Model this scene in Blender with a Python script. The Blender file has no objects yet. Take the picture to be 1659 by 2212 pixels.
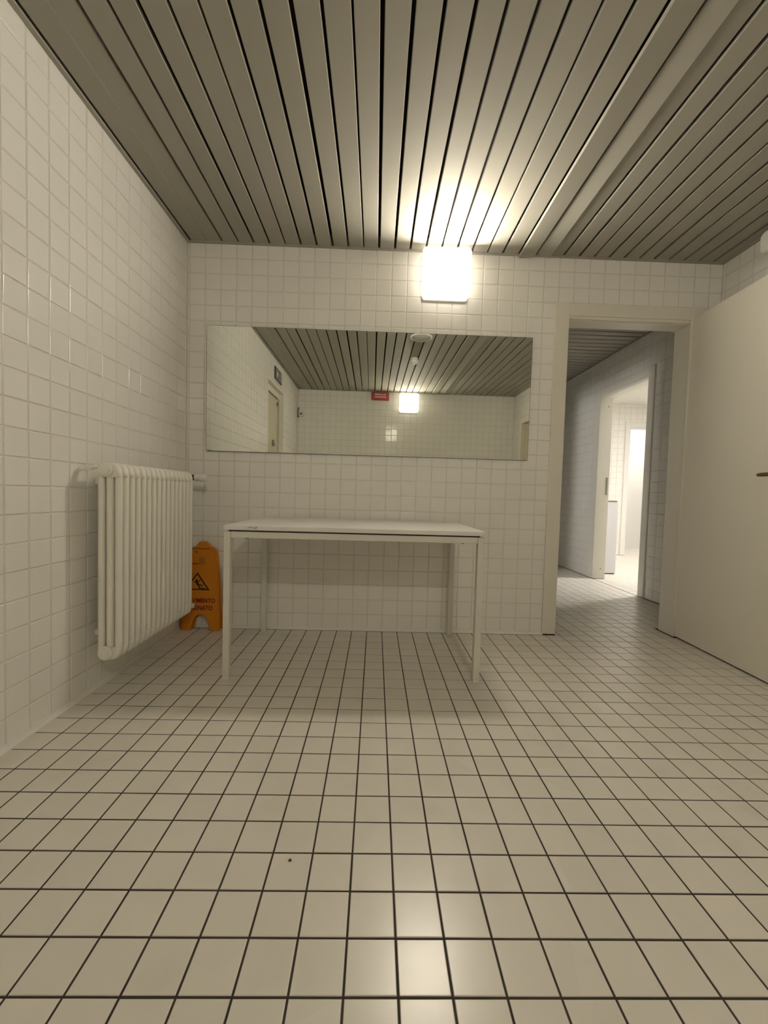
import bpy, bmesh, math, random
from mathutils import Vector, Matrix
random.seed(7)
S = bpy.context.scene
COL = S.collection

# ------------------------------------------------------------------ camera
FPX = 889.4
YAW, PIT, ROL = -0.02168, -0.04116, 0.02832
CAM = Vector((0.0337, -0.7099, 0.9105))
_cy, _sy, _cp, _sp, _cr, _sr = math.cos(YAW), math.sin(YAW), math.cos(PIT), math.sin(PIT), math.cos(ROL), math.sin(ROL)
_r = Vector((_cy, _sy, 0)); FW = Vector((-_sy*_cp, _cy*_cp, _sp)); _u = _r.cross(FW)
RT = _cr*_r + _sr*_u; UP = -_sr*_r + _cr*_u
cd = bpy.data.cameras.new('camera'); cam = bpy.data.objects.new('camera', cd); COL.objects.link(cam)
cd.sensor_fit = 'VERTICAL'; cd.sensor_height = 36.0; cd.lens = FPX/2212*36.0
cd.clip_start = 0.02
cam.matrix_world = Matrix(((RT.x, UP.x, -FW.x, CAM.x), (RT.y, UP.y, -FW.y, CAM.y), (RT.z, UP.z, -FW.z, CAM.z), (0, 0, 0, 1)))
S.camera = cam

# ------------------------------------------------------------------ light / view
w = bpy.data.worlds.new('world'); S.world = w; w.use_nodes = True
w.node_tree.nodes['Background'].inputs[0].default_value = (0.9, 0.95, 1, 1)
w.node_tree.nodes['Background'].inputs[1].default_value = 0.0
S.view_settings.view_transform = 'Standard'; S.view_settings.look = 'None'
S.view_settings.exposure = 0.0; S.view_settings.gamma = 1.0; S.view_settings.use_curve_mapping = False
LAMP_FRONT, LAMP_REAR, LAMP_ROOM, LAMP_STALL, LAMP_SIDE = 118.0, 77.0, 138.0, 40.0, 190.0
WARM = (1.0, 0.905, 0.755); NEUT = (1.0, 0.965, 0.915)
SIDE_GLOW = 0.032
S.cycles.use_denoising = True
S.cycles.max_bounces = 10; S.cycles.diffuse_bounces = 5; S.cycles.glossy_bounces = 6
S.cycles.sample_clamp_indirect = 8.0
S.cycles.caustics_reflective = False; S.cycles.caustics_refractive = False

# ------------------------------------------------------------------ materials
def mat(name, col, rough=0.5, metal=0.0, spec=0.5, emit=None, estr=0.0, bump=0.0, bscale=60.0, var=0.0, vscale=3.0):
    m = bpy.data.materials.new(name); m.use_nodes = True
    nt = m.node_tree; b = nt.nodes['Principled BSDF']
    b.inputs['Base Color'].default_value = (*col, 1); b.inputs['Roughness'].default_value = rough
    b.inputs['Metallic'].default_value = metal; b.inputs['Specular IOR Level'].default_value = spec
    if emit:
        b.inputs['Emission Color'].default_value = (*emit, 1); b.inputs['Emission Strength'].default_value = estr
    if var or bump:
        g = nt.nodes.new('ShaderNodeNewGeometry')
        n = nt.nodes.new('ShaderNodeTexNoise'); n.inputs['Detail'].default_value = 4
        nt.links.new(g.outputs['Position'], n.inputs['Vector'])
        if var:
            n.inputs['Scale'].default_value = vscale
            r = nt.nodes.new('ShaderNodeMapRange'); r.inputs[1].default_value = 0.3; r.inputs[2].default_value = 0.7
            r.inputs[3].default_value = 1-var; r.inputs[4].default_value = 1+var*0.4
            nt.links.new(n.outputs['Fac'], r.inputs[0])
            x = nt.nodes.new('ShaderNodeVectorMath'); x.operation = 'SCALE'
            x.inputs[0].default_value = col; nt.links.new(r.outputs[0], x.inputs['Scale'])
            nt.links.new(x.outputs[0], b.inputs['Base Color'])
        if bump:
            n2 = nt.nodes.new('ShaderNodeTexNoise'); n2.inputs['Scale'].default_value = bscale
            nt.links.new(g.outputs['Position'], n2.inputs['Vector'])
            bp = nt.nodes.new('ShaderNodeBump'); bp.inputs['Strength'].default_value = bump; bp.inputs['Distance'].default_value = 0.002
            nt.links.new(n2.outputs['Fac'], bp.inputs['Height']); nt.links.new(bp.outputs[0], b.inputs['Normal'])
    return m

def tile_mat(name, col, rough, var, stain=0.0, spec=0.5, bump=0.0):
    m = bpy.data.materials.new(name); m.use_nodes = True
    nt = m.node_tree; b = nt.nodes['Principled BSDF']; L = nt.links.new
    b.inputs['Roughness'].default_value = rough; b.inputs['Specular IOR Level'].default_value = spec
    g = nt.nodes.new('ShaderNodeNewGeometry')
    sc = nt.nodes.new('ShaderNodeVectorMath'); sc.operation = 'SCALE'; sc.inputs['Scale'].default_value = 10.0
    L(g.outputs['Position'], sc.inputs[0])
    fl = nt.nodes.new('ShaderNodeVectorMath'); fl.operation = 'FLOOR'; L(sc.outputs[0], fl.inputs[0])
    wn = nt.nodes.new('ShaderNodeTexWhiteNoise'); L(fl.outputs[0], wn.inputs['Vector'])
    r = nt.nodes.new('ShaderNodeMapRange'); r.inputs[3].default_value = 1-var; r.inputs[4].default_value = 1.0
    L(wn.outputs['Value'], r.inputs[0])
    last = r.outputs[0]
    if stain:
        n = nt.nodes.new('ShaderNodeTexNoise'); n.inputs['Scale'].default_value = 7; n.inputs['Detail'].default_value = 6
        L(g.outputs['Position'], n.inputs['Vector'])
        r2 = nt.nodes.new('ShaderNodeMapRange'); r2.inputs[1].default_value = 0.50; r2.inputs[2].default_value = 0.75
        r2.inputs[3].default_value = 1.0; r2.inputs[4].default_value = 1-stain; L(n.outputs['Fac'], r2.inputs[0])
        mu = nt.nodes.new('ShaderNodeMath'); mu.operation = 'MULTIPLY'; L(last, mu.inputs[0]); L(r2.outputs[0], mu.inputs[1]); last = mu.outputs[0]
    x = nt.nodes.new('ShaderNodeVectorMath'); x.operation = 'SCALE'; x.inputs[0].default_value = col
    L(last, x.inputs['Scale']); L(x.outputs[0], b.inputs['Base Color'])
    if bump:
        n2 = nt.nodes.new('ShaderNodeTexNoise'); n2.inputs['Scale'].default_value = 25
        L(g.outputs['Position'], n2.inputs['Vector'])
        bp = nt.nodes.new('ShaderNodeBump'); bp.inputs['Strength'].default_value = bump; bp.inputs['Distance'].default_value = 0.003
        L(n2.outputs['Fac'], bp.inputs['Height']); L(bp.outputs[0], b.inputs['Normal'])
    return m

M = dict(
    wtile=tile_mat('wall_tile_glaze', (0.85, 0.835, 0.79), 0.09, 0.02, bump=0.05),
    ftile=tile_mat('floor_tile_glaze', (0.77, 0.73, 0.65), 0.27, 0.05, stain=0.06, bump=0.10),
    wgrout=mat('wall_grout', (0.74, 0.69, 0.61), 0.9),
    cove=mat('cove_tile', (0.80, 0.785, 0.74), 0.55),
    fgrout=mat('floor_grout', (0.045, 0.034, 0.028), 0.9, var=0.3, vscale=4),
    plaster=mat('plaster', (0.78, 0.765, 0.73), 0.7, bump=0.05),
    slat=mat('ceiling_slat_paint', (0.37, 0.355, 0.305), 0.7, spec=0.12, var=0.03),
    plenum=mat('dark_plenum', (0.05, 0.042, 0.035), 0.95),
    frame=mat('door_frame_paint', (0.75, 0.72, 0.635), 0.38, var=0.03),
    leaf=mat('door_leaf_laminate', (0.77, 0.735, 0.64), 0.45, bump=0.03, bscale=300),
    leaf2=mat('cream_door_laminate', (0.62, 0.56, 0.42), 0.25),
    rad=mat('radiator_enamel', (0.83, 0.81, 0.73), 0.30),
    tabletop=mat('table_laminate', (0.78, 0.765, 0.72), 0.35, var=0.03),
    tableleg=mat('table_metal_paint', (0.70, 0.68, 0.60), 0.35),
    mirror=mat('mirror_silver', (0.80, 0.82, 0.76), 0.0, metal=1.0),
    glass_edge=mat('mirror_edge', (0.10, 0.13, 0.11), 0.2),
    black=mat('black_plastic', (0.02, 0.018, 0.016), 0.5),
    rubber=mat('dark_rubber', (0.05, 0.045, 0.04), 0.8),
    white=mat('white_plastic', (0.78, 0.77, 0.73), 0.35),
    orange=mat('orange_plastic', (0.66, 0.225, 0.006), 0.45, bump=0.03, bscale=200),
    orange2=mat('dull_orange_label', (0.42, 0.16, 0.02), 0.6),
    redink=mat('red_ink', (0.22, 0.012, 0.012), 0.6),
    redbox=mat('red_plastic', (0.34, 0.012, 0.014), 0.35),
    pink=mat('pale_lettering', (0.80, 0.62, 0.58), 0.5),
    bronze=mat('bronze_handle', (0.20, 0.125, 0.05), 0.35, metal=0.7),
    steel=mat('dark_steel', (0.20, 0.18, 0.15), 0.4, metal=0.8),
    plaque=mat('dark_plaque', (0.035, 0.035, 0.035), 0.4),
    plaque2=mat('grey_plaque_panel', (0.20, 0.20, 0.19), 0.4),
    bin=mat('white_bin_metal', (0.72, 0.72, 0.74), 0.4),
    brown=mat('brown_rubber', (0.16, 0.09, 0.04), 0.6),
    dirt=mat('dirt', (0.06, 0.05, 0.04), 0.9),
    scuff=mat('scuff', (0.44, 0.43, 0.37), 0.8),
)
def lampmat(name, col, st):
    return mat(name, (0.9, 0.88, 0.82), 0.4, emit=col, estr=st)

# ------------------------------------------------------------------ helpers
def tag(o, label=None, cat=None, group=None, kind=None):
    if label: o['label'] = label
    if cat: o['category'] = cat
    if group: o['group'] = group
    if kind: o['kind'] = kind
    return o
def empty(name, loc=(0, 0, 0), rz=0.0, parent=None):
    o = bpy.data.objects.new(name, None); COL.objects.link(o); o.location = loc; o.rotation_euler = (0, 0, rz)
    o.empty_display_size = 0.05
    if parent: o.parent = parent
    return o
def link(name, me, parent=None, loc=(0, 0, 0)):
    o = bpy.data.objects.new(name, me); COL.objects.link(o); o.location = loc
    if parent: o.parent = parent
    return o
def mesh_from_bm(name, bm, m, smooth=False):
    me = bpy.data.meshes.new(name); bm.normal_update(); bm.to_mesh(me); bm.free()
    me.materials.append(m)
    if smooth:
        for p in me.polygons: p.use_smooth = True
    return me
def box_bm(bm, lo, hi, bev=0.0, seg=2):
    vs = [bm.verts.new((x, y, z)) for z in (lo[2], hi[2]) for y in (lo[1], hi[1]) for x in (lo[0], hi[0])]
    idx = [(0, 2, 3, 1), (4, 5, 7, 6), (0, 1, 5, 4), (2, 6, 7, 3), (0, 4, 6, 2), (1, 3, 7, 5)]
    fs = [bm.faces.new([vs[i] for i in f]) for f in idx]
    if bev:
        es = list({e for f in fs for e in f.edges})
        bmesh.ops.bevel(bm, geom=es, offset=bev, segments=seg, affect='EDGES', profile=0.5)
def box(name, lo, hi, m, parent=None, bev=0.0, seg=2, loc=(0, 0, 0)):
    bm = bmesh.new(); box_bm(bm, lo, hi, bev, seg)
    return link(name, mesh_from_bm(name, bm, m), parent, loc)
def boxes(name, lst, m, parent=None):
    bm = bmesh.new()
    for lo, hi in lst: box_bm(bm, lo, hi)
    return link(name, mesh_from_bm(name, bm, m), parent)
def ext_bm(bm, pts, depth, bev=0.0, seg=2):
    """polygon pts (x,z) extruded along +y by depth; front at y=0"""
    f = bm.faces.new([bm.verts.new((x, 0, z)) for x, z in pts])
    r = bmesh.ops.extrude_face_region(bm, geom=[f])
    vs = [g for g in r['geom'] if isinstance(g, bmesh.types.BMVert)]
    bmesh.ops.translate(bm, verts=vs, vec=(0, depth, 0))
    bmesh.ops.recalc_face_normals(bm, faces=bm.faces)
    if bev:
        es = [e for e in bm.edges if abs(e.verts[0].co.y-e.verts[1].co.y) < 1e-6]
        bmesh.ops.bevel(bm, geom=es, offset=bev, segments=seg, affect='EDGES', profile=0.5)
def ext(name, pts, depth, m, parent=None, bev=0.0, seg=2, loc=(0, 0, 0), smooth=False):
    bm = bmesh.new(); ext_bm(bm, pts, depth, bev, seg)
    return link(name, mesh_from_bm(name, bm, m, smooth), parent, loc)
def rrect(x0, x1, z0, z1, r, n=5):
    out = []
    for cx, cz, a0 in ((x1-r, z1-r, 0), (x0+r, z1-r, 90), (x0+r, z0+r, 180), (x1-r, z0+r, 270)):
        for k in range(n+1):
            a = math.radians(a0+90*k/n); out.append((cx+r*math.cos(a), cz+r*math.sin(a)))
    return out
def lathe(name, prof, m, parent=None, n=28, axis='z', loc=(0, 0, 0)):
    """prof: (radius, height) list"""
    bm = bmesh.new(); rings = []
    for r, h in prof:
        ring = []
        for k in range(n):
            a = 2*math.pi*k/n; c, s = r*math.cos(a), r*math.sin(a)
            p = {'z': (c, s, h), 'y': (c, h, s), 'x': (h, c, s)}[axis]
            ring.append(bm.verts.new(p))
        rings.append(ring)
    for a, b in zip(rings, rings[1:]):
        for k in range(n):
            bm.faces.new((a[k], a[(k+1) % n], b[(k+1) % n], b[k]))
    bm.faces.new(rings[0]); bm.faces.new(rings[-1])
    bmesh.ops.recalc_face_normals(bm, faces=bm.faces)
    me = mesh_from_bm(name, bm, m, True)
    o = link(name, me, parent, loc)
    sm = me.attributes.get('sharp_edge') or me.attributes.new('sharp_edge', 'BOOLEAN', 'EDGE')
    edgefaces = {}
    for p in me.polygons:
        for ek in p.edge_keys: edgefaces.setdefault(tuple(sorted(ek)), []).append(p.index)
    for e in me.edges:
        fs = edgefaces.get(tuple(sorted(e.vertices)), [])
        if len(fs) == 2 and me.polygons[fs[0]].normal.angle(me.polygons[fs[1]].normal, 0) > math.radians(35): sm.data[e.index].value = True
    return o
def text(name, s, size, m, parent, mw, width=None, depth=0.0006):
    cu = bpy.data.curves.new('lettering', 'FONT'); cu.body = s; cu.size = size; cu.align_x = 'CENTER'; cu.align_y = 'CENTER'
    cu.extrude = depth; cu.offset = size*0.02
    t = bpy.data.objects.new('lettering', cu); COL.objects.link(t)
    bpy.context.view_layer.update()
    me = bpy.data.meshes.new_from_object(t.evaluated_get(bpy.context.evaluated_depsgraph_get()))
    bpy.data.objects.remove(t); me.materials.clear(); me.materials.append(m); me.name = name
    if width:
        xs = [v.co.x for v in me.vertices]; k = width/(max(xs)-min(xs))
        for v in me.vertices: v.co.x *= k
    o = link(name, me, parent); o.matrix_local = mw
    return o

# ------------------------------------------------------------------ tiling
def project(p):
    d = Vector(p)-CAM; z = d.dot(FW)
    if z < 0.05: return None
    return 829.5+FPX*d.dot(RT)/z, 1106-FPX*d.dot(UP)/z
def mirrored(p):
    return (p[0], 2*2.012-p[1], p[2])
def rsub(rects, h):
    out = []
    for a in rects:
        x0, x1, y0, y1 = a; X0, X1, Y0, Y1 = h
        if X1 <= x0 or X0 >= x1 or Y1 <= y0 or Y0 >= y1: out.append(a); continue
        if Y0 > y0: out.append((x0, x1, y0, Y0))
        if Y1 < y1: out.append((x0, x1, Y1, y1))
        yy0, yy1 = max(y0, Y0), min(y1, Y1)
        if X0 > x0: out.append((x0, X0, yy0, yy1))
        if X1 < x1: out.append((X1, x1, yy0, yy1))
    return out
def tile_geo(a, b, bw, hm, hb):
    prof = [(1.0, 0.0, 0), (0.65, -0.10*hm, 14), (0.45, -0.25*hm, 48), (0.0, -hm, 62), (0.0, -hb, 85)]   # inset, depth, edge angle
    V = [(x*(a-bw*f), y*(b-bw*f), z) for f, z, _ in prof for x, y in ((-1, -1), (1, -1), (1, 1), (-1, 1))]
    F = [(0, 1, 2, 3)]
    N = [(0, 0, 1)]*4      # one normal per face corner: the rounded edge turns from the face normal to the edge's own outward direction
    for k in range(len(prof)-1):
        t0, t1 = math.radians(prof[k][2]), math.radians(prof[k+1][2])
        for i, (ex, ey) in enumerate(((0, -1), (1, 0), (0, 1), (-1, 0))):
            j = (i+1) % 4; F.append((4*k+i, 4*k+4+i, 4*k+4+j, 4*k+j))
            a_ = (ex*math.sin(t0), ey*math.sin(t0), math.cos(t0)); b_ = (ex*math.sin(t1), ey*math.sin(t1), math.cos(t1))
            N += [a_, b_, b_, a_]
    return V, F, N
_tmesh = {}
def tile_mesh(a, b, bw, hm, hb, m):
    key = (round(a, 4), round(b, 4), bw, hm, m.name)
    if key not in _tmesh:
        V, F, N = tile_geo(a, b, bw, hm, hb)
        me = bpy.data.meshes.new('tile'); me.from_pydata(V, [], F); me.materials.append(m)
        for p in me.polygons: p.use_smooth = True
        me.update(); me.normals_split_custom_set([Vector(n).normalized() for n in N])
        _tmesh[key] = me
    return _tmesh[key]
def tiles(parent, o, u, v, n, regions, holes, m, joint=0.0029, bw=0.0046, hm=0.0016, pitch=0.1, vphase=0.0, hide=(), mirror=False, limit=300, minpx=8.0, tilt=0.005, cap=None):
    """cover the (u,v) regions with tiles; u,v in world units measured from o"""
    o, u, v, n = Vector(o), Vector(u), Vector(v), Vector(n)
    cells = []
    for (u0, u1, v0, v1) in regions:
        for i in range(math.floor(u0/pitch+1e-6), math.ceil(u1/pitch-1e-6)):
            for j in range(math.floor((v0-vphase)/pitch+1e-6), math.ceil((v1-vphase)/pitch-1e-6)):
                rc = [(max(u0, i*pitch), min(u1, (i+1)*pitch), max(v0, j*pitch+vphase), min(v1, (j+1)*pitch+vphase))]
                for h in holes: rc = rsub(rc, h)
                for c in rc:
                    if c[1]-c[0] > 0.012 and c[3]-c[2] > 0.012: cells.append(c)
    items = []
    for c in cells:
        cu, cv = (c[0]+c[1])/2, (c[2]+c[3])/2
        a, b = (c[1]-c[0]-joint)/2, (c[3]-c[2]-joint)/2
        p = o+u*cu+v*cv
        t1, t2 = random.gauss(0, tilt), random.gauss(0, tilt)
        nn = (n+u*t1+v*t2).normalized(); uu = (u-nn*u.dot(nn)).normalized(); vv = nn.cross(uu)
        dz = random.gauss(0, 0.00015)
        mw = Matrix(((uu.x, vv.x, nn.x, p.x+n.x*dz), (uu.y, vv.y, nn.y, p.y+n.y*dz), (uu.z, vv.z, nn.z, p.z+n.z*dz), (0, 0, 0, 1)))
        sc = 0.0
        hidden = any(c[0] >= h[0] and c[1] <= h[1] and c[2] >= h[2] and c[3] <= h[3] for h in hide)
        if not hidden:
            q = [project(mirrored(o+u*x+v*y) if mirror else o+u*x+v*y) for x, y in ((c[0], c[2]), (c[1], c[2]), (c[1], c[3]), (c[0], c[3]))]
            if all(q):
                xs = [t[0] for t in q]; ys = [t[1] for t in q]
                box_ = (446, 1151, 705, 995) if mirror else (0, 1659, 0, 2212)
                if max(xs) > box_[0] and min(xs) < box_[1] and max(ys) > box_[2] and min(ys) < box_[3]:
                    A = abs(sum(q[k][0]*q[(k+1) % 4][1]-q[(k+1) % 4][0]*q[k][1] for k in range(4)))/2
                    if math.sqrt(A) >= minpx: sc = A
        items.append((sc, mw, a, b))
    items.sort(key=lambda t: -t[0])
    VV, FF, NN = [], [], []
    nobj = 0
    for sc, mw, a, b in items:
        if sc > 0 and nobj < limit:
            t = link('tile', tile_mesh(a, b, bw, hm, 0.005, m)); t.parent = parent; t.matrix_world = mw; nobj += 1
        else:
            V, F, N = tile_geo(a, b, bw, hm, 0.005); k = len(VV)
            VV += [mw @ Vector(x) for x in V]; FF += [tuple(i+k for i in f) for f in F]
            r3 = mw.to_3x3(); NN += [(r3 @ Vector(x)).normalized() for x in N]
    if VV:
        me = bpy.data.meshes.new('tile_field'); me.from_pydata(VV, [], FF); me.materials.append(m)
        for p in me.polygons: p.use_smooth = True
        me.update(); me.normals_split_custom_set(NN)
        t = link('tile_field', me, parent); t['kind'] = 'stuff'

X, Y, Z = (1, 0, 0), (0, 1, 0), (0, 0, 1)
NX, NY = (-1, 0, 0), (0, -1, 0)
XL, XR, YF, YR, ZC = -1.214, 2.285, 2.024, -1.980, 2.495     # room faces
G = 0.0015                                                    # grout recess
CXR, CXL, CYE, CZ = 2.61, 0.40, 6.20, 2.53                    # corridor faces
BXR = 5.30

# ------------------------------------------------------------------ floor
floor = boxes('floor', [((-1.7, -2.1, -0.12), (BXR+0.1, 7.4, -G))], M['fgrout'])
tag(floor, 'cream square-tiled floor with dark joints running through every room', 'floor', kind='structure')
tiles(floor, (0, 0, 0), X, Y, Z,
      [(XL+0.012, XR, YR, 2.0), (1.27, 2.08, 2.0, 2.2), (CXL, CXR, 2.2, CYE), (CXR, 2.74, 3.2, 4.03), (2.74, BXR, 2.2, CYE), (4.3, 5.1, CYE, 6.3), (4.0, BXR, 6.3, 7.2)], [],
      M['ftile'], joint=0.0042, bw=0.002, hm=0.0016, tilt=0.0015)

# ------------------------------------------------------------------ walls
def wall(name, pieces, label, m='wgrout'):
    o = boxes(name, pieces, M[m]); tag(o, label, 'wall', kind='structure'); return o
LD = (-0.96, -0.11, 2.183)          # recessed door in the left wall: y0,y1,height
wl = wall('wall_left', [((-1.45, YR-0.1, 0), (XL-G, LD[0], 2.62)), ((-1.45, LD[1], 0), (XL-G, YF+0.12, 2.62)),
                        ((-1.45, LD[0], LD[2]), (XL-G, LD[1], 2.62)), ((-1.45, LD[0], 0), (-1.34, LD[1], LD[2]))],
          'white tiled wall behind the radiator')
tiles(wl, (XL, 0, 0), Y, Z, X, [(YR, YF, 0.0, ZC)], [(LD[0], LD[1], 0, LD[2])], M['wtile'], vphase=0.0055)
D1 = (1.27, 2.08, 2.10)             # doorway beside the mirror
wb = wall('wall_back', [((-1.45, YF+G, 0), (D1[0]-0.02, 2.145, 2.62)), ((D1[1]+0.02, YF+G, 0), (2.75, 2.145, 2.62)),
                        ((D1[0]-0.02, YF+G, D1[2]+0.02), (D1[1]+0.02, 2.145, 2.62))],
          'white tiled wall carrying the long mirror')
tiles(wb, (0, YF, 0), X, Z, NY, [(XL, XR, 0.0, ZC)], [(1.185, 2.17, 0, 2.20)], M['wtile'], vphase=0.0044, hide=[(-1.08, 1.04, 1.17, 1.97)])
D3 = (-1.54, -0.72, 2.00)           # closed door in the right wall, seen in the mirror
wr = wall('wall_right', [((XR+G, YR-0.1, 0), (2.42, D3[0], 2.62)), ((XR+G, D3[1], 0), (2.42, 2.145, 2.62)), ((XR+G, D3[0], D3[2]), (2.42, D3[1], 2.62))],
          'white tiled wall behind the open door leaf')
tiles(wr, (XR, 0, 0), NY, Z, NX, [(-YF, -YR, 0.0, ZC)], [(-D3[1]-0.075, -D3[0]+0.075, 0, D3[2]+0.06)], M['wtile'], vphase=0.005)
wre = wall('wall_rear', [((-1.45, YR-0.12, 0), (2.42, YR-G, 2.62))], 'white tiled wall seen only in the mirror')
tiles(wre, (0, YR, 0), NX, Z, Y, [(-XR, -XL, 0.0, ZC)], [], M['wtile'], vphase=0.005, mirror=True)
# cove skirting along the bottom of the walls
def cove(name, p0, p1, nrm, label):
    p0, p1, nrm = Vector(p0), Vector(p1), Vector(nrm); bm = bmesh.new(); R = 0.014; rows = []
    prof = [(0.0, R+0.004), (0.003, R+0.003)] + [(0.003+R*(1-math.cos(a)), R*(1-math.sin(a))+0.001) for a in [math.radians(t) for t in (15, 35, 55, 75, 90)]] + [(0.004+R, -0.004), (0.0, -0.004)]
    for p in (p0, p1): rows.append([bm.verts.new(p+nrm*d+Vector((0, 0, h))) for d, h in prof])
    k = len(prof)
    for i in range(k): bm.faces.new((rows[0][i], rows[0][(i+1) % k], rows[1][(i+1) % k], rows[1][i]))
    bm.faces.new(rows[0]); bm.faces.new(rows[1]); bmesh.ops.recalc_face_normals(bm, faces=bm.faces)
    o = link(name, mesh_from_bm(name, bm, M['cove'])); return tag(o, label, 'skirting', kind='structure')
cove('baseboard_left', (XL, LD[1], 0), (XL, YF, 0), X, 'narrow tiled cove at the foot of the wall behind the radiator')
cove('baseboard_back', (XL, YF, 0), (1.185, YF, 0), NY, 'narrow tiled cove at the foot of the mirror wall')
cove('baseboard_right', (XR, -0.64, 0), (XR, YF, 0), NX, 'narrow tiled cove behind the open door leaf')

# corridor and rooms beyond the doorway
D2 = (3.20, 4.03, 2.10)
wcr = wall('wall_corridor_right', [((CXR+G, 2.145, 0), (2.73, D2[0]-0.02, 2.66)), ((CXR+G, D2[1]+0.02, 0), (2.73, CYE, 2.66)), ((CXR+G, D2[0]-0.02, D2[2]+0.02), (2.73, D2[1]+0.02, 2.66))],
           'grey-lit tiled corridor wall with a second doorway in it')
tiles(wcr, (CXR, 0, 0), NY, Z, NX, [(-CYE, -2.145, 0.0, CZ)], [(-4.115, -3.115, 0, 2.20)], M['wtile'], vphase=0.005, joint=0.003)
SD = (3.40, 4.08, 2.10)
wcl = wall('wall_corridor_left', [((CXL-0.1, 2.145, 0), (CXL, SD[0], 2.66)), ((CXL-0.1, SD[1], 0), (CXL, CYE, 2.66)), ((CXL-0.1, SD[0], SD[2]), (CXL, SD[1], 2.66))],
           'plain corridor wall hidden beside the doorway', 'plaster')
FD = (4.30, 5.10, 2.15)
wf = wall('wall_far', [((CXL-0.1, CYE+G, 0), (FD[0]-0.02, 6.30, 2.66)), ((FD[1]+0.02, CYE+G, 0), (BXR+0.1, 6.30, 2.66)), ((FD[0]-0.02, CYE+G, FD[2]+0.02), (FD[1]+0.02, 6.30, 2.66))],
          'brightly lit white tiled wall at the far end')
tiles(wf, (0, CYE, 0), X, Z, NY, [(2.73, BXR, 0.0, 2.55)], [(4.215, 5.185, 0, 2.25)], M['wtile'], vphase=0.005, joint=0.003)
wall('wall_lit_room', [((BXR, 2.145, 0), (BXR+0.1, 7.3, 2.66)), ((2.73, 2.145, 0), (BXR, 2.2, 2.66))], 'outer walls of the brightly lit room', 'plaster')
wall('wall_stall', [((3.9, 6.3, 0), (4.0, 7.3, 2.66)), ((4.0, 7.2, 0), (4.86, 7.3, 2.66)), ((4.86, 7.14, 0), (BXR, 7.3, 2.66))], 'warm cream walls of the farthest cubicle', 'plaster')
wall('wall_side_room', [((-1.7, 2.9, 0), (-1.6, 5.1, 2.66)), ((-1.6, 2.9, 0), (CXL-0.1, 3.0, 2.66)), ((-1.6, 5.0, 0), (CXL-0.1, 5.1, 2.66))], 'walls of the side room opening off the corridor', 'plaster')

# ------------------------------------------------------------------ ceilings
ceil = boxes('ceiling', [((-1.45, YR-0.1, 2.58), (2.42, YF+0.1, 2.70))], M['plenum'])
tag(ceil, 'ceiling of narrow grey-beige metal slats with dark gaps', 'ceiling', kind='structure')
def slat_mesh(wd, length, m, th=0.016):
    h = wd/2; e = 0.003
    pts = [(-h, th), (-h, e)] + [(-h+e*(1-math.cos(math.radians(a))), e*(1-math.sin(math.radians(a)))) for a in (25, 50, 75)] + [(-h+e, 0), (h-e, 0)] + \
          [(h-e*(1-math.cos(math.radians(a))), e*(1-math.sin(math.radians(a)))) for a in (75, 50, 25)] + [(h, e), (h, th)]
    bm = bmesh.new(); A = [bm.verts.new((x, 0, z)) for x, z in pts]; B = [bm.verts.new((x, length, z)) for x, z in pts]
    for i in range(len(pts)):
        j = (i+1) % len(pts); bm.faces.new((A[i], A[j], B[j], B[i]))
    bm.faces.new(A); bm.faces.new(B); bmesh.ops.recalc_face_normals(bm, faces=bm.faces)
    return mesh_from_bm('slat', bm, m)
_sm = {}
def slat(parent, x0, x1, y0, length, z, tilt=0.0, along='y'):
    k = (round(x1-x0, 4), round(length, 3))
    if k not in _sm: _sm[k] = slat_mesh(x1-x0, length, M['slat'])
    o = link('slat', _sm[k], parent)
    o.matrix_world = (Matrix.Translation(((x0+x1)/2, y0, z)) if along == 'y' else Matrix.Translation((y0+length, (x0+x1)/2, z)) @ Matrix.Rotation(math.pi/2, 4, 'Z')) @ Matrix.Rotation(tilt, 4, 'Y')
    return o
edges = [-1.188, -1.084, -0.986] + [-0.986+0.1*k for k in range(1, 19)] + [0.921, 1.029, 1.128] + [1.215+0.0985*k for k in range(0, 11)]
L0, LN = YR+0.006, (YF-YR)-0.012
GAP = 0.0062
for a, b in zip(edges, edges[1:]):
    z, tl, g0, g1 = ZC+random.gauss(0, 0.0008), random.gauss(0, 0.006), GAP+random.gauss(0, 0.0012), GAP+random.gauss(0, 0.0012)
    if a == -1.188: g0, g1, z, tl = 0.004, -0.001, ZC+0.001, 0.01
    if a == -1.084: g0, z, tl = 0.0005, ZC+0.0025, -0.01
    if a == 0.921: g0, z, tl = 0.002, ZC-0.014, -0.07
    if a == 1.029: g1, z, tl = 0.001, ZC-0.006, 0.13
    if a == 1.128: g0, z, tl = -0.004, ZC+0.001, -0.06
    if b > 2.25: continue
    slat(ceil, a+g0, b-g1, L0, LN, z, tl)
slat(ceil, 2.2075, 2.272, L0, LN, ZC, 0.0)
def angle_trim(name, lo, hi, label):
    o = box(name, lo, hi, M['slat'], bev=0.001, seg=1); return tag(o, label, 'trim', kind='structure')
angle_trim('trim_1', (XL, YR, ZC-0.006), (XL+0.020, YF, ZC+0.004), 'thin edge trim between slat ceiling and radiator wall')
angle_trim('trim_2', (XL+0.020, YF-0.020, ZC-0.006), (XR-0.020, YF, ZC+0.004), 'thin edge trim between slat ceiling and mirror wall')
angle_trim('trim_3', (XR-0.020, YR, ZC-0.006), (XR, YF, ZC+0.004), 'thin edge trim between slat ceiling and wall of open door')
angle_trim('trim_4', (XL+0.020, YR, ZC-0.006), (XR-0.020, YR+0.020, ZC+0.004), 'thin edge trim above the wall seen in the mirror')
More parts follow.
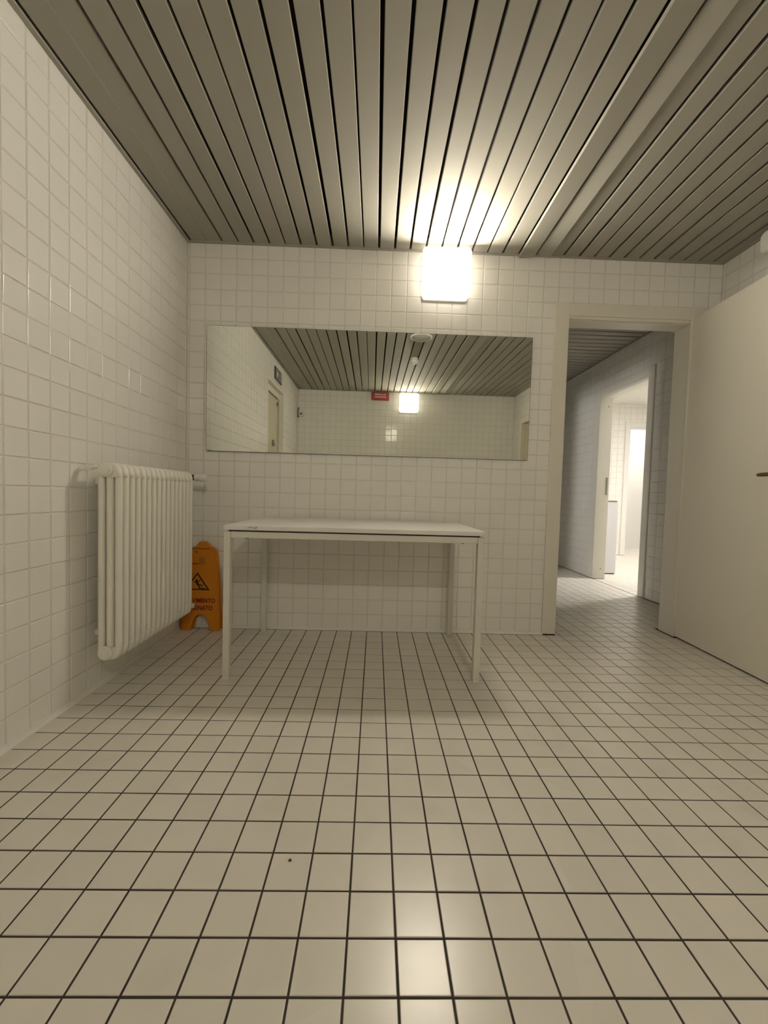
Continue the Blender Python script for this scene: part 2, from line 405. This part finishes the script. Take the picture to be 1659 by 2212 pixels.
cc = boxes('ceiling_corridor', [((CXL-0.1, 2.145, 2.60), (CXR+0.12, CYE+0.1, 2.72))], M['plenum'])
tag(cc, 'dim slatted corridor ceiling seen through the doorway', 'ceiling', kind='structure')
k = 0
while 2.16+0.1*k+0.09 < CYE:
    y = 2.16+0.1*k-0.012
    slat(cc, y+0.008, y+0.092, CXL+0.005, CXR-CXL-0.03, CZ+random.gauss(0, .0006), random.gauss(0, 0.006), 'x'); k += 1
angle_trim('trim_5', (CXR-0.02, 2.145, CZ-0.006), (CXR, CYE, CZ+0.004), 'thin edge trim along the corridor ceiling')
c3 = boxes('ceiling_lit_room', [((2.73, 2.145, 2.55), (BXR+0.1, 7.3, 2.72)), ((-1.7, 2.9, 2.55), (CXL-0.1, 5.1, 2.72))], M['plaster'])
tag(c3, 'smooth white ceiling of the brightly lit room', 'ceiling', kind='structure')

# ------------------------------------------------------------------ doors
def frame_parts(root, s0, s1, h, d0, d1, mp, cw=0.09, pr=0.014, back=True, m='frame', reb=0.012):
    """opening s0..s1 x 0..h through wall depth d0(front)..d1(back); mp maps (s,d,z)->world axes"""
    def b(name, lo, hi, bev=0.002):
        p, q = mp(*lo), mp(*hi)
        return box(name, tuple(min(a, c) for a, c in zip(p, q)), tuple(max(a, c) for a, c in zip(p, q)), M[m], root, bev=bev, seg=1)
    g = 0.004
    b('casing', (s0-cw, d0-pr, g), (s0, d0+0.004, h+cw+0.012)); b('casing', (s1, d0-pr, g), (s1+cw, d0+0.004, h+cw+0.012))
    b('casing_head', (s0, d0-pr+0.002, h+0.020), (s1, d0+0.004, h+cw+0.010))
    b('jamb', (s0-0.022, d0-0.002, g), (s0, d1, h+0.02)); b('jamb', (s1, d0-0.002, g), (s1+0.022, d1, h+0.02))
    b('jamb_head', (s0, d0+0.020, h), (s1, d1, h+0.022)); b('rebate_strip', (s0, d0-0.002, h+0.004), (s1, d0+0.020, h+0.022))
    if back:
        b('casing', (s0-cw, d1-0.004, g), (s0, d1+pr, h+cw)); b('casing', (s1, d1-0.004, g), (s1+cw, d1+pr, h+cw))
        b('casing_head', (s0, d1-0.004, h), (s1, d1+pr, h+cw))
# door 1: frame beside the mirror with its leaf swung open towards the room
d1 = empty('door_1', (1.675, 2.08, 0)); tag(d1, 'pale painted door frame beside the mirror with its plain leaf swung wide open', 'door', kind='structure')
def under(root, fn):
    before = set(bpy.data.objects); fn()
    inv = Matrix.Translation(-Vector(root.location))
    for o in set(bpy.data.objects)-before:
        if o.parent == root: o.location = Vector(o.location)-Vector(root.location)
under(d1, lambda: frame_parts(d1, D1[0], D1[1], D1[2], YF, 2.145, lambda s, d, z: (s, d, z)))
HP = Vector((2.092, 2.020)); DIR = Vector((2.055-2.09, 1.305-2.017)).normalized()
ang = math.atan2(DIR.y, DIR.x)
leaf = empty('leaf', (HP.x-d1.location.x, HP.y-d1.location.y, 0), ang, d1)
# leaf local: x along the leaf from the hinge, y to the right-hand side when looking along x ... visible face at y=0 side facing -X world
LH = 2.128
lf = box('panel', (0.004, 0.0, 0.009), (0.835, 0.040, LH), M['leaf'], leaf, bev=0.0015, seg=1)
box('edge_strip', (-0.006, 0.003, 0.009), (0.004, 0.038, LH), M['frame'], leaf)
box('gap_shade', (0.012, 0.008, 0.001), (0.825, 0.034, 0.009), M['black'], leaf)  # black bar fills the gap under the leaf in place of its shadow
for hz in (0.13, 1.075, 1.985):
    lathe('hinge_pin', [(0.0055, hz-0.008), (0.0055, hz+0.008)], M['steel'], leaf, n=10, loc=(-0.004, -0.004, 0))
hd = empty('lever_handle', (0.745, 0, 1.07), 0, leaf)
lathe('rosette', [(0.026, 0.0), (0.026, -0.006), (0.022, -0.010)], M['bronze'], hd, n=20, axis='y')
lathe('neck', [(0.009, 0.0), (0.009, -0.046)], M['bronze'], hd, n=14, axis='y')
lev = lathe('lever', [(0.004, -0.122), (0.009, -0.115), (0.0105, -0.09), (0.0105, -0.02), (0.0095, 0.008), (0.004, 0.011)], M['bronze'], hd, n=14, axis='x', loc=(0, -0.046, 0))
# door 2: open doorway in the corridor wall
d2 = empty('door_2', (2.67, 3.615, 0)); tag(d2, 'open doorway with pale frame in the corridor wall', 'door', kind='structure')
under(d2, lambda: frame_parts(d2, D2[0], D2[1], D2[2], CXR, 2.73, lambda s, d, z: (d, s, z), cw=0.085))
box('strike_plate', (0.0, -0.004, 0), (0.018, 0.0, 0.20), M['steel'], d2, loc=(2.705-2.67, D2[1]-3.615, 0.985))
lathe('screw', [(0.006, 0.0), (0.006, -0.004)], M['steel'], d2, n=8, axis='y', loc=(2.695-2.67, D2[1]-3.615, 2.00))
lathe('screw', [(0.006, 0.0), (0.006, -0.004)], M['steel'], d2, n=8, axis='y', loc=(2.69-2.67, D2[1]-3.615, 0.12))
# door 3: bright doorway at the far end
d3 = empty('door_3', (4.70, 6.25, 0)); tag(d3, 'glowing doorway with white frame in the farthest wall', 'door', kind='structure')
under(d3, lambda: frame_parts(d3, FD[0], FD[1], FD[2], CYE, 6.30, lambda s, d, z: (s, d, z), cw=0.085, m='white'))
# door 4: recessed door in the left wall, seen in the mirror
d4 = empty('door_4', (-1.28, -0.535, 0)); tag(d4, 'cream recessed door under the dark plaque, seen in the mirror', 'door', kind='structure')
box('reveal', (-0.060, LD[0]-0.004+0.535, 0.0), (0.064, LD[0]+0.006+0.535, LD[2]), M['plaster'], d4)
box('reveal', (-0.060, LD[1]-0.006+0.535, 0.0), (0.064, LD[1]+0.004+0.535, LD[2]), M['plaster'], d4)
box('lintel', (-0.060, LD[0]+0.006+0.535, LD[2]-0.006), (0.064, LD[1]-0.006+0.535, LD[2]), M['frame'], d4)
box('head_rail', (-0.060, LD[0]+0.006+0.535, 2.105), (0.004, LD[1]-0.006+0.535, LD[2]-0.006), M['frame'], d4)
box('jamb', (-0.060, LD[0]+0.006+0.535, 0.0), (0.004, LD[0]+0.040+0.535, 2.105), M['leaf2'], d4)
box('jamb', (-0.060, LD[1]-0.040+0.535, 0.0), (0.004, LD[1]-0.006+0.535, 2.105), M['leaf2'], d4)
lf4 = box('leaf', (-0.055, LD[0]+0.044+0.535, 0.008), (-0.010, LD[1]-0.044+0.535, 2.092), M['leaf2'], d4, bev=0.002, seg=1)
box('door_catch', (-0.010, -0.36, 2.01), (0.004, -0.325, 2.05), M['steel'], d4)
box('grey_plate', (-0.010, -0.20, 1.46), (0.006, -0.10, 1.53), M['plaque2'], d4)  # small grey plate set on the leaf
# door 5: closed door in the right wall, its frame corner shows in the mirror
d5 = empty('door_5', (2.34, -1.13, 0)); tag(d5, 'door frame corner at the right end of the mirror image', 'door', kind='structure')
box('casing', (-0.075, D3[0]-0.08+1.13, 0.004), (-0.05, D3[0]+1.13, D3[2]+0.07), M['frame'], d5, bev=0.002, seg=1)
box('casing', (-0.075, D3[1]+1.13, 0.004), (-0.05, D3[1]+0.08+1.13, D3[2]+0.07), M['frame'], d5, bev=0.002, seg=1)
box('casing_head', (-0.074, D3[0]+1.13, D3[2]-0.005), (-0.05, D3[1]+1.13, D3[2]+0.069), M['frame'], d5, bev=0.002, seg=1)
box('leaf', (-0.02, D3[0]+1.13, 0.006), (0.02, D3[1]+1.13, D3[2]-0.004), M['leaf2'], d5)

# ------------------------------------------------------------------ lamps
def square_lamp(name, label, loc, rz, st, col, group=None, size=0.31):
    t = empty(name, loc, rz); tag(t, label, 'lamp', group)
    h = size/2
    ext('base', rrect(-h+0.006, h-0.006, -h+0.003, h-0.012, 0.02), 0.022, M['white'], t, bev=0.003, seg=1, loc=(0, -0.022, 0))
    d = ext('diffuser', rrect(-h, h, -h+0.012, h, 0.028), 0.066, lampmat(name+'_glow', col, st), t, bev=0.012, seg=3, loc=(0, -0.0885, 0), smooth=True)
    gm = d.data.materials[0]; nt = gm.node_tree; b = nt.nodes['Principled BSDF']          # brightest over the bulbs, dimmer towards the rim
    tc = nt.nodes.new('ShaderNodeTexCoord'); ml = nt.nodes.new('ShaderNodeVectorMath'); ml.operation = 'ABSOLUTE'
    nt.links.new(tc.outputs['Object'], ml.inputs[0])
    sp = nt.nodes.new('ShaderNodeSeparateXYZ'); nt.links.new(ml.outputs[0], sp.inputs[0])
    sb = nt.nodes.new('ShaderNodeMath'); sb.operation = 'SMOOTH_MAX'; sb.inputs[2].default_value = 0.05; nt.links.new(sp.outputs[0], sb.inputs[0]); nt.links.new(sp.outputs[2], sb.inputs[1])
    mr = nt.nodes.new('ShaderNodeMapRange'); mr.interpolation_type = 'SMOOTHSTEP'; mr.inputs[1].default_value = h*0.35; mr.inputs[2].default_value = h*0.95
    mr.inputs[3].default_value = st*1.6; mr.inputs[4].default_value = st*0.10
    nt.links.new(sb.outputs['Value'], mr.inputs[0]); nt.links.new(mr.outputs[0], b.inputs['Emission Strength'])
    d.data.materials.append(lampmat(name+'_side_glow', col, st*SIDE_GLOW))      # the opal sides sit away from the tubes and glow less
    for p in d.data.polygons:
        if p.normal.y > -0.75: p.material_index = 1
    return t
square_lamp('wall_lamp', 'glowing square wall lamp above the mirror, touching the slat ceiling', (0.446, YF, 2.328), 0, LAMP_FRONT, WARM, 'square wall lamps')
square_lamp('wall_lamp', 'glowing square wall lamp seen in the mirror, next to the red box', (0.565, YR, 2.318), math.pi, LAMP_REAR, WARM, 'square wall lamps')
t = square_lamp('ceiling_lamp', 'square ceiling lamp of the brightly lit room, out of view', (4.1, 3.9, 2.55), 0, LAMP_ROOM, NEUT, size=0.5); t.rotation_euler = (math.pi/2, 0, 0)
t = square_lamp('ceiling_lamp', 'square ceiling lamp of the farthest cubicle, out of view', (4.72, 6.72, 2.55), 0, LAMP_STALL, NEUT, size=0.4); t.rotation_euler = (math.pi/2, 0, 0)
square_lamp('wall_lamp', 'square wall lamp of the side room off the corridor', (-1.6, 3.62, 1.99), math.pi/2, LAMP_SIDE, NEUT)

# ------------------------------------------------------------------ mirror
mn = Matrix.Translation((0, 2.012, 1.57)) @ Matrix.Rotation(0.0047, 4, 'Z') @ Matrix.Rotation(0.0090, 4, 'X')
mi = empty('wall_mirror'); tag(mi, 'long frameless mirror on the tiled wall above the table', 'mirror'); mi.matrix_world = mn
gl = box('mirror_pane', (-1.0785, 0.0, -0.405), (1.0365, 0.007, 0.3985), M['glass_edge'], mi)
box('silvering', (-1.0765, -0.0004, -0.4020), (1.0345, 0.0003, 0.3970), M['mirror'], mi)
for sx in (-1.06, 1.018):
    box('clip', (sx-0.005, -0.0022, -0.4045), (sx+0.005, 0.004, -0.399), M['steel'], mi)

# ------------------------------------------------------------------ radiator
RX, RY0, RZ0, RZ1, NP, PITCH = -1.100, 1.055, 0.163, 1.016, 16, 0.045
rad = empty('radiator', (RX, RY0, 0)); tag(rad, 'white three-column radiator on the left wall', 'radiator')
def section_mesh():
    bm = bmesh.new(); n = 12
    zb, zt = RZ0+0.058, RZ1-0.062
    for xo in (-0.0365, 0.0, 0.0365):
        ring0 = [bm.verts.new((xo+0.0146*math.cos(2*math.pi*k/n), 0.0140*math.sin(2*math.pi*k/n), zb-0.01)) for k in range(n)]
        ring1 = [bm.verts.new((v.co.x, v.co.y, zt+0.03 if abs(xo) < 0.01 else zt+0.014)) for v in ring0]
        for k in range(n):
            f = bm.faces.new((ring0[k], ring0[(k+1) % n], ring1[(k+1) % n], ring1[k])); f.smooth = True
    for z0, z1, up in ((zt, RZ1, True), (RZ0, zb, False)):
        # head: rounded shoulders on the outside, three short lobes on the inside
        pts = []
        hh = z1-z0
        for k in range(13):
            a = math.pi*k/12; c = math.cos(a); s = math.sin(a)
            px = 0.0496*(abs(c)**0.62)*(1 if c > 0 else -1); pz = hh*(s**0.75)
            pts.append((px, pz))
        pts = [(x, (z0+z if up else z1-z)) for x, z in pts]
        lo = []
        ys = [-0.0165, -0.0148, -0.010, 0.0, 0.010, 0.0148, 0.0165]; ins = [0.011, 0.0065, 0.002, 0.0, 0.002, 0.0065, 0.011]
        cx, czz = 0.0, (z0 if up else z1)
        loops = []
        for y, i_ in zip(ys, ins):
            sx = (0.0496-i_)/0.0496; sz = (hh-i_)/hh
            loops.append([bm.verts.new((x*sx, y, czz+(z-czz)*sz)) for x, z in pts])
        for a_, b_ in zip(loops, loops[1:]):
            for k in range(len(pts)):
                j = (k+1) % len(pts); f = bm.faces.new((a_[k], a_[j], b_[j], b_[k])); f.smooth = (k != len(pts)-1)
        bm.faces.new(loops[0]); bm.faces.new(loops[-1])
    bmesh.ops.recalc_face_normals(bm, faces=bm.faces)
    return mesh_from_bm('section', bm, M['rad'])
secm = section_mesh()
for k in range(NP): link('section', secm, rad, (0, 0.0225+k*PITCH, 0))
ZT_, ZB_ = RZ1-0.032, RZ0+0.034
for z in (ZT_, ZB_):
    lathe('header_tube', [(0.021, 0.01), (0.021, NP*PITCH-0.01)], M['rad'], rad, n=14, axis='y', loc=(0, 0, z))
    lathe('end_plug', [(0.030, 0.004), (0.030, -0.003), (0.027, -0.006), (0.022, -0.006), (0.021, -0.011), (0.008, -0.012)], M['rad'], rad, n=22, axis='y', loc=(-0.008, 0, z))
for yy in (0.10, 0.62):
    for z in (ZT_-0.05, ZB_+0.06):
        box('bracket', (-0.113, yy-0.012, z-0.012), (-0.035, yy+0.012, z+0.012), M['rad'], rad, bev=0.002, seg=1)
box('vent_key', (-0.085, -0.012, ZT_+0.004), (-0.045, 0.012, ZT_+0.020), M['rad'], rad, bev=0.003)
box('vent_arm', (-0.113, -0.006, ZT_-0.004), (-0.060, 0.006, ZT_+0.008), M['rad'], rad, bev=0.002)
yv = NP*PITCH
valve = empty('valve', (0.0, yv+0.050, ZT_), 0, rad)
lathe('valve_stub', [(0.013, -0.055), (0.013, 0.012)], M['rad'], valve, n=14, axis='y')
lathe('collar', [(0.017, 0.006), (0.017, 0.026)], M['black'], valve, n=18, axis='x')
lathe('thermostat_head', [(0.018, 0.026), (0.0215, 0.030), (0.0215, 0.052), (0.0195, 0.054), (0.0195, 0.058), (0.0225, 0.060), (0.024, 0.066), (0.024, 0.088), (0.021, 0.096), (0.014, 0.099)], M['white'], valve, n=22, axis='x', loc=(0.006, 0, 0))
ret = empty('return_valve', (0.0, yv, ZB_), 0, rad)
lathe('valve_stub', [(0.012, -0.01), (0.012, 0.045)], M['rad'], ret, n=14, axis='y')
lathe('cap', [(0.013, -0.012), (0.015, -0.010), (0.015, 0.030), (0.011, 0.036)], M['white'], ret, n=16, axis='x', loc=(0.0, 0.045, 0.0))

# ------------------------------------------------------------------ table
TW, TD = 1.262, 0.735
tb = empty('table', (-0.061, 1.257+TD/2+0.004, 0), 0.010); tag(tb, 'plain white table with square legs under the mirror', 'table')
ext('tabletop', rrect(-TW/2, TW/2, -TD/2, TD/2, 0.012, 3), 0.0225, M['tabletop'], tb, bev=0.004, seg=2).matrix_local = Matrix.Translation((0, 0, 0.7465)) @ Matrix.Rotation(-math.pi/2, 4, 'X')
hx, hy, lw, ld = TW/2-0.004, TD/2-0.004, 0.032, 0.036
for sx in (-1, 1):
    for sy in (-1, 1):
        x0, x1 = sorted((sx*hx, sx*(hx-lw))); y0, y1 = sorted((sy*hy, sy*(hy-ld)))
        lg = box('leg', (x0, y0, 0.010), (x1, y1, 0.7165), M['tableleg'], tb, bev=0.003)
        box('foot_cap', (x0+0.001, y0+0.001, 0.0), (x1-0.001, y1-0.001, 0.012), M['white'], lg, bev=0.002, seg=1)
for sy in (-1, 1):
    y0, y1 = sorted((sy*(hy-0.006), sy*(hy-0.030))); ap = box('apron', (-hx+lw, y0, 0.686), (hx-lw, y1, 0.7165), M['tableleg'], tb, bev=0.002, seg=1)
    if sy < 0:
        for sx in (-1, 1): box('screw_slot', (sx*(hx-0.105)-0.006, y0+0.002, 0.6835), (sx*(hx-0.105)+0.006, y1-0.004, 0.6865), M['black'], ap)
for sx in (-1, 1):
    x0, x1 = sorted((sx*(hx-0.004), sx*(hx-0.028))); box('apron', (x0, -hy+ld, 0.686), (x1, hy-ld, 0.7165), M['tableleg'], tb, bev=0.002, seg=1)
for y0 in (-hy+0.012, hy-0.03): box('shade_strip', (-hx+0.02, y0, 0.7165), (hx-0.02, y0+0.018, 0.7242), M['black'], tb)  # black bars paint the shade of the open gap below the top
bm = bmesh.new()
sp = [(0, 0), (0.02, 0.004), (0.035, 0.001), (0.044, 0.006), (0.05, 0.003), (0.046, -0.004), (0.036, -0.006), (0.03, -0.002), (0.015, -0.0025)]
bm.faces.new([bm.verts.new((-TW/2+0.112+x*1.1, -TD/2-0.0004, 0.7375+z)) for x, z in sp]); bm.faces.ensure_lookup_table()
r_ = bmesh.ops.extrude_face_region(bm, geom=[bm.faces[0]]); bmesh.ops.translate(bm, verts=[g for g in r_['geom'] if isinstance(g, bmesh.types.BMVert)], vec=(0, 0.0006, 0))
link('scuff', mesh_from_bm('scuff', bm, M['scuff']), tb)

# ------------------------------------------------------------------ wet floor sign
SX = -1.079
ws = empty('wet_floor_sign', (SX, 1.945, 0)); tag(ws, 'orange folded wet floor sign in the corner behind the radiator', 'floor sign')
half = [(0.125, 0.0), (0.122, 0.06), (0.112, 0.25), (0.100, 0.42), (0.092, 0.500), (0.084, 0.522), (0.068, 0.538), (0.045, 0.545), (0.043, 0.552), (0.022, 0.575), (0.0, 0.577)]
arch = [(0.060, 0.0), (0.056, 0.03), (0.047, 0.065), (0.030, 0.092), (0.012, 0.103), (0.0, 0.105)]
outl = half + [(-x, z) for x, z in half[-2::-1]] + [(-x, z) for x, z in arch] + [(x, z) for x, z in arch[-2::-1]]
lean = math.radians(3.6)
pn = ext('front_panel', outl, 0.014, M['orange'], ws, bev=0.003, seg=1); pn.rotation_euler = (-lean, 0, 0)
rim = [(x*0.93, 0.012+z*0.965) for x, z in half[1:6]]
for sx in (-1, 1):
    bm = bmesh.new()
    for (xa, za), (xb, zb) in zip(half[1:6], half[2:7]):
        vs = [bm.verts.new((sx*x, y, z)) for x, y, z in ((xa, -0.004, za), (xb, -0.004, zb), (xb-0.009, -0.004, zb-0.003), (xa-0.009, -0.004, za), (xa, 0.001, za), (xb, 0.001, zb), (xb-0.009, 0.001, zb-0.003), (xa-0.009, 0.001, za))]
        for f in ((0, 1, 2, 3), (4, 5, 6, 7), (0, 1, 5, 4), (1, 2, 6, 5), (2, 3, 7, 6), (3, 0, 4, 7)): bm.faces.new([vs[i] for i in f])
    bmesh.ops.recalc_face_normals(bm, faces=bm.faces)
    link('raised_rim', mesh_from_bm('raised_rim', bm, M['orange']), pn)
rp = link('rear_panel', pn.data, ws, (0.003, 0.050, 0)); rp.rotation_euler = (math.radians(1.0), 0, 0)
RXm = Matrix.Rotation(math.pi/2, 4, 'X')
box('seam', (-0.075, -0.0008, 0.528), (0.046, 0.002, 0.532), M['black'], pn)
box('sticker', (-0.020, -0.0008, 0.428), (0.016, 0.002, 0.474), M['orange2'], pn)
box('sticker_line', (-0.080, -0.0008, 0.429), (-0.022, 0.002, 0.435), M['redink'], pn)
lathe('rivet', [(0.005, 0.0), (0.005, -0.002)], M['black'], pn, n=10, axis='y', loc=(-0.040, 0, 0.508))
text('lettering', 'PAVIMENTO', 0.040, M['redink'], pn, Matrix.Translation((-0.002, -0.0008, 0.193)) @ RXm, width=0.185)
text('lettering', 'BAGNATO', 0.040, M['redink'], pn, Matrix.Translation((-0.004, -0.0008, 0.145)) @ RXm, width=0.158)
bm = bmesh.new()
tc, tz0, tz1, tw = -0.028, 0.262, 0.376, 0.082
outer = [(tc-tw, tz0), (tc+tw, tz0), (tc, tz1)]; cz_ = tz0+(tz1-tz0)/3
inner = [(tc+(x-tc)*0.80, cz_+(z-cz_)*0.80) for x, z in outer]
for k in range(3):
    j = (k+1) % 3
    bm.faces.new([bm.verts.new((x, 0, z)) for x, z in (outer[k], outer[j], inner[j], inner[k])])
def limb(bm, a, b, wd):
    a, b = Vector(a), Vector(b); d = (b-a).normalized(); q = Vector((-d.y, d.x))*wd/2
    bm.faces.new([bm.verts.new((p.x, 0, p.y)) for p in (a+q, a-q, b-q, b+q)])
hc = Vector((tc-0.004, 0.325))
bm.faces.new([bm.verts.new((hc.x+0.0075*math.cos(t*math.pi/5), 0, hc.y+0.0075*math.sin(t*math.pi/5))) for t in range(10)])
limb(bm, (tc-0.006, 0.322), (tc+0.004, 0.296), 0.014); limb(bm, (tc-0.004, 0.312), (tc-0.022, 0.314), 0.006); limb(bm, (tc, 0.312), (tc+0.020, 0.326), 0.006)
limb(bm, (tc+0.004, 0.298), (tc+0.018, 0.278), 0.008); limb(bm, (tc+0.004, 0.300), (tc+0.038, 0.290), 0.007); limb(bm, (tc+0.010, 0.276), (tc+0.050, 0.272), 0.006)
for f in bm.faces: pass
r_ = bmesh.ops.extrude_face_region(bm, geom=list(bm.faces)); bmesh.ops.translate(bm, verts=[g for g in r_['geom'] if isinstance(g, bmesh.types.BMVert)], vec=(0, -0.0008, 0))
bmesh.ops.recalc_face_normals(bm, faces=bm.faces)
link('slip_symbol', mesh_from_bm('slip_symbol', bm, M['black']), pn)

# ------------------------------------------------------------------ things seen in the mirror
fb = empty('fire_alarm_box', (0.103, YR, 2.418)); tag(fb, 'red alarm box with pale lettering under the ceiling, seen in the mirror', 'alarm box')
box('housing', (-0.141, 0.0, -0.061), (0.141, 0.045, 0.061), M['redbox'], fb, bev=0.006)
box('panel', (-0.098, 0.0445, -0.038), (0.098, 0.047, 0.046), M['redbox'], fb, bev=0.001, seg=1)
RB = Matrix.Rotation(math.pi, 4, 'Z') @ Matrix.Rotation(math.pi/2, 4, 'X')
text('lettering', 'ALLARME', 0.036, M['pink'], fb, Matrix.Translation((0, 0.0476, 0.024)) @ RB, width=0.18)
text('lettering', 'INCENDIO', 0.036, M['pink'], fb, Matrix.Translation((0, 0.0476, -0.016)) @ RB, width=0.185)
pl = empty('door_plaque', (XL, -0.570, 2.325)); tag(pl, 'dark plaque with two grey panels above the recessed door, seen in the mirror', 'plaque')
box('backing', (0.0, -0.178, -0.075), (0.012, 0.178, 0.075), M['plaque'], pl, bev=0.002, seg=1)
box('panel', (0.011, 0.012, -0.060), (0.0135, 0.150, 0.060), M['plaque2'], pl); box('panel', (0.011, -0.166, -0.060), (0.0135, -0.012, 0.060), M['plaque2'], pl)
lathe('pale_emblem', [(0.030, 0.013), (0.028, 0.0145)], M['white'], pl, n=18, axis='x', loc=(0, 0.06, 0.0))
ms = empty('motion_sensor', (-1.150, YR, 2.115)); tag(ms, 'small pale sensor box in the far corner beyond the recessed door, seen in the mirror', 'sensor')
box('plate', (-0.064, 0.0, -0.070), (-0.036, 0.030, 0.085), M['plaque2'], ms, bev=0.003, seg=1)  # dark grey upright plate left of the pale housing
ext('housing', rrect(-0.036, 0.034, -0.062, 0.052, 0.016), 0.062, M['white'], ms, bev=0.008, loc=(0, 0.0, 0)); ext('lens', rrect(-0.020, 0.022, -0.040, 0.0, 0.012), 0.004, M['plaque2'], ms, loc=(0, 0.060, 0))
cv = empty('ceiling_vent', (0.466, 0.50, ZC)); tag(cv, 'round white dish under the ceiling slats, at the top of the mirror', 'ceiling vent')
lathe('rim', [(0.098, 0.0), (0.112, -0.006), (0.114, -0.014), (0.106, -0.020), (0.098, -0.016)], M['white'], cv, n=40)
lathe('dish', [(0.03, -0.006), (0.097, -0.012), (0.092, -0.022), (0.060, -0.034), (0.025, -0.038), (0.004, -0.039)], M['slat'], cv, n=40)
sd = empty('smoke_detector', (0.472, -0.205, ZC)); tag(sd, 'small white knob under the ceiling, casting a shadow in the mirror', 'detector')
lathe('plate', [(0.040, 0.0), (0.040, -0.018), (0.034, -0.022)], M['white'], sd, n=24)
lathe('head', [(0.034, -0.020), (0.046, -0.028), (0.048, -0.048), (0.040, -0.060), (0.020, -0.068), (0.004, -0.069)], M['white'], sd, n=24)

# ------------------------------------------------------------------ other things
wbx = empty('wall_box', (XR, 1.53, 2.405)); tag(wbx, 'white rounded box high on the wall above the open door', 'wall box')
ext('cover', rrect(-0.145, 0.145, -0.062, 0.062, 0.035, 6), 0.075, M['white'], wbx, bev=0.016, seg=3).matrix_local = Matrix.Translation((-0.090, 0, 0)) @ Matrix.Rotation(-math.pi/2, 4, 'Z')
ext('base', rrect(-0.130, 0.130, -0.052, 0.052, 0.03, 6), 0.018, M['white'], wbx).matrix_local = Matrix.Translation((-0.018, 0, 0)) @ Matrix.Rotation(-math.pi/2, 4, 'Z')
bn = empty('waste_bin', (2.955, 4.46, 0)); tag(bn, 'tall white bin with a dark slot, beyond the corridor doorway', 'bin')
box('body', (-0.12, -0.11, 0.012), (0.105, 0.11, 0.918), M['bin'], bn, bev=0.006)
box('slot', (-0.10, -0.1125, 0.905), (0.082, -0.10, 0.922), M['steel'], bn)
box('plinth', (-0.11, -0.102, 0.0), (0.097, 0.10, 0.014), M['black'], bn)
ds = empty('door_stop', (4.335, 6.36, 0)); tag(ds, 'small brown knob low beside the farthest doorway', 'door stop')
lathe('post', [(0.010, 0.0), (0.010, 0.17)], M['steel'], ds, n=12); lathe('knob', [(0.012, 0.15), (0.028, 0.17), (0.030, 0.20), (0.022, 0.235), (0.008, 0.25)], M['brown'], ds, n=16)
bm = bmesh.new(); bmesh.ops.create_icosphere(bm, subdivisions=1, radius=0.0045)
for v in bm.verts: v.co.z *= 0.4; v.co += Vector((random.uniform(-.0008, .0008), random.uniform(-.0008, .0008), 0))
tag(link('dirt_speck', mesh_from_bm('dirt_speck', bm, M['dirt']), None, (-0.153, 0.277, 0.001)), 'tiny dark speck lying on a near floor tile', 'dirt')
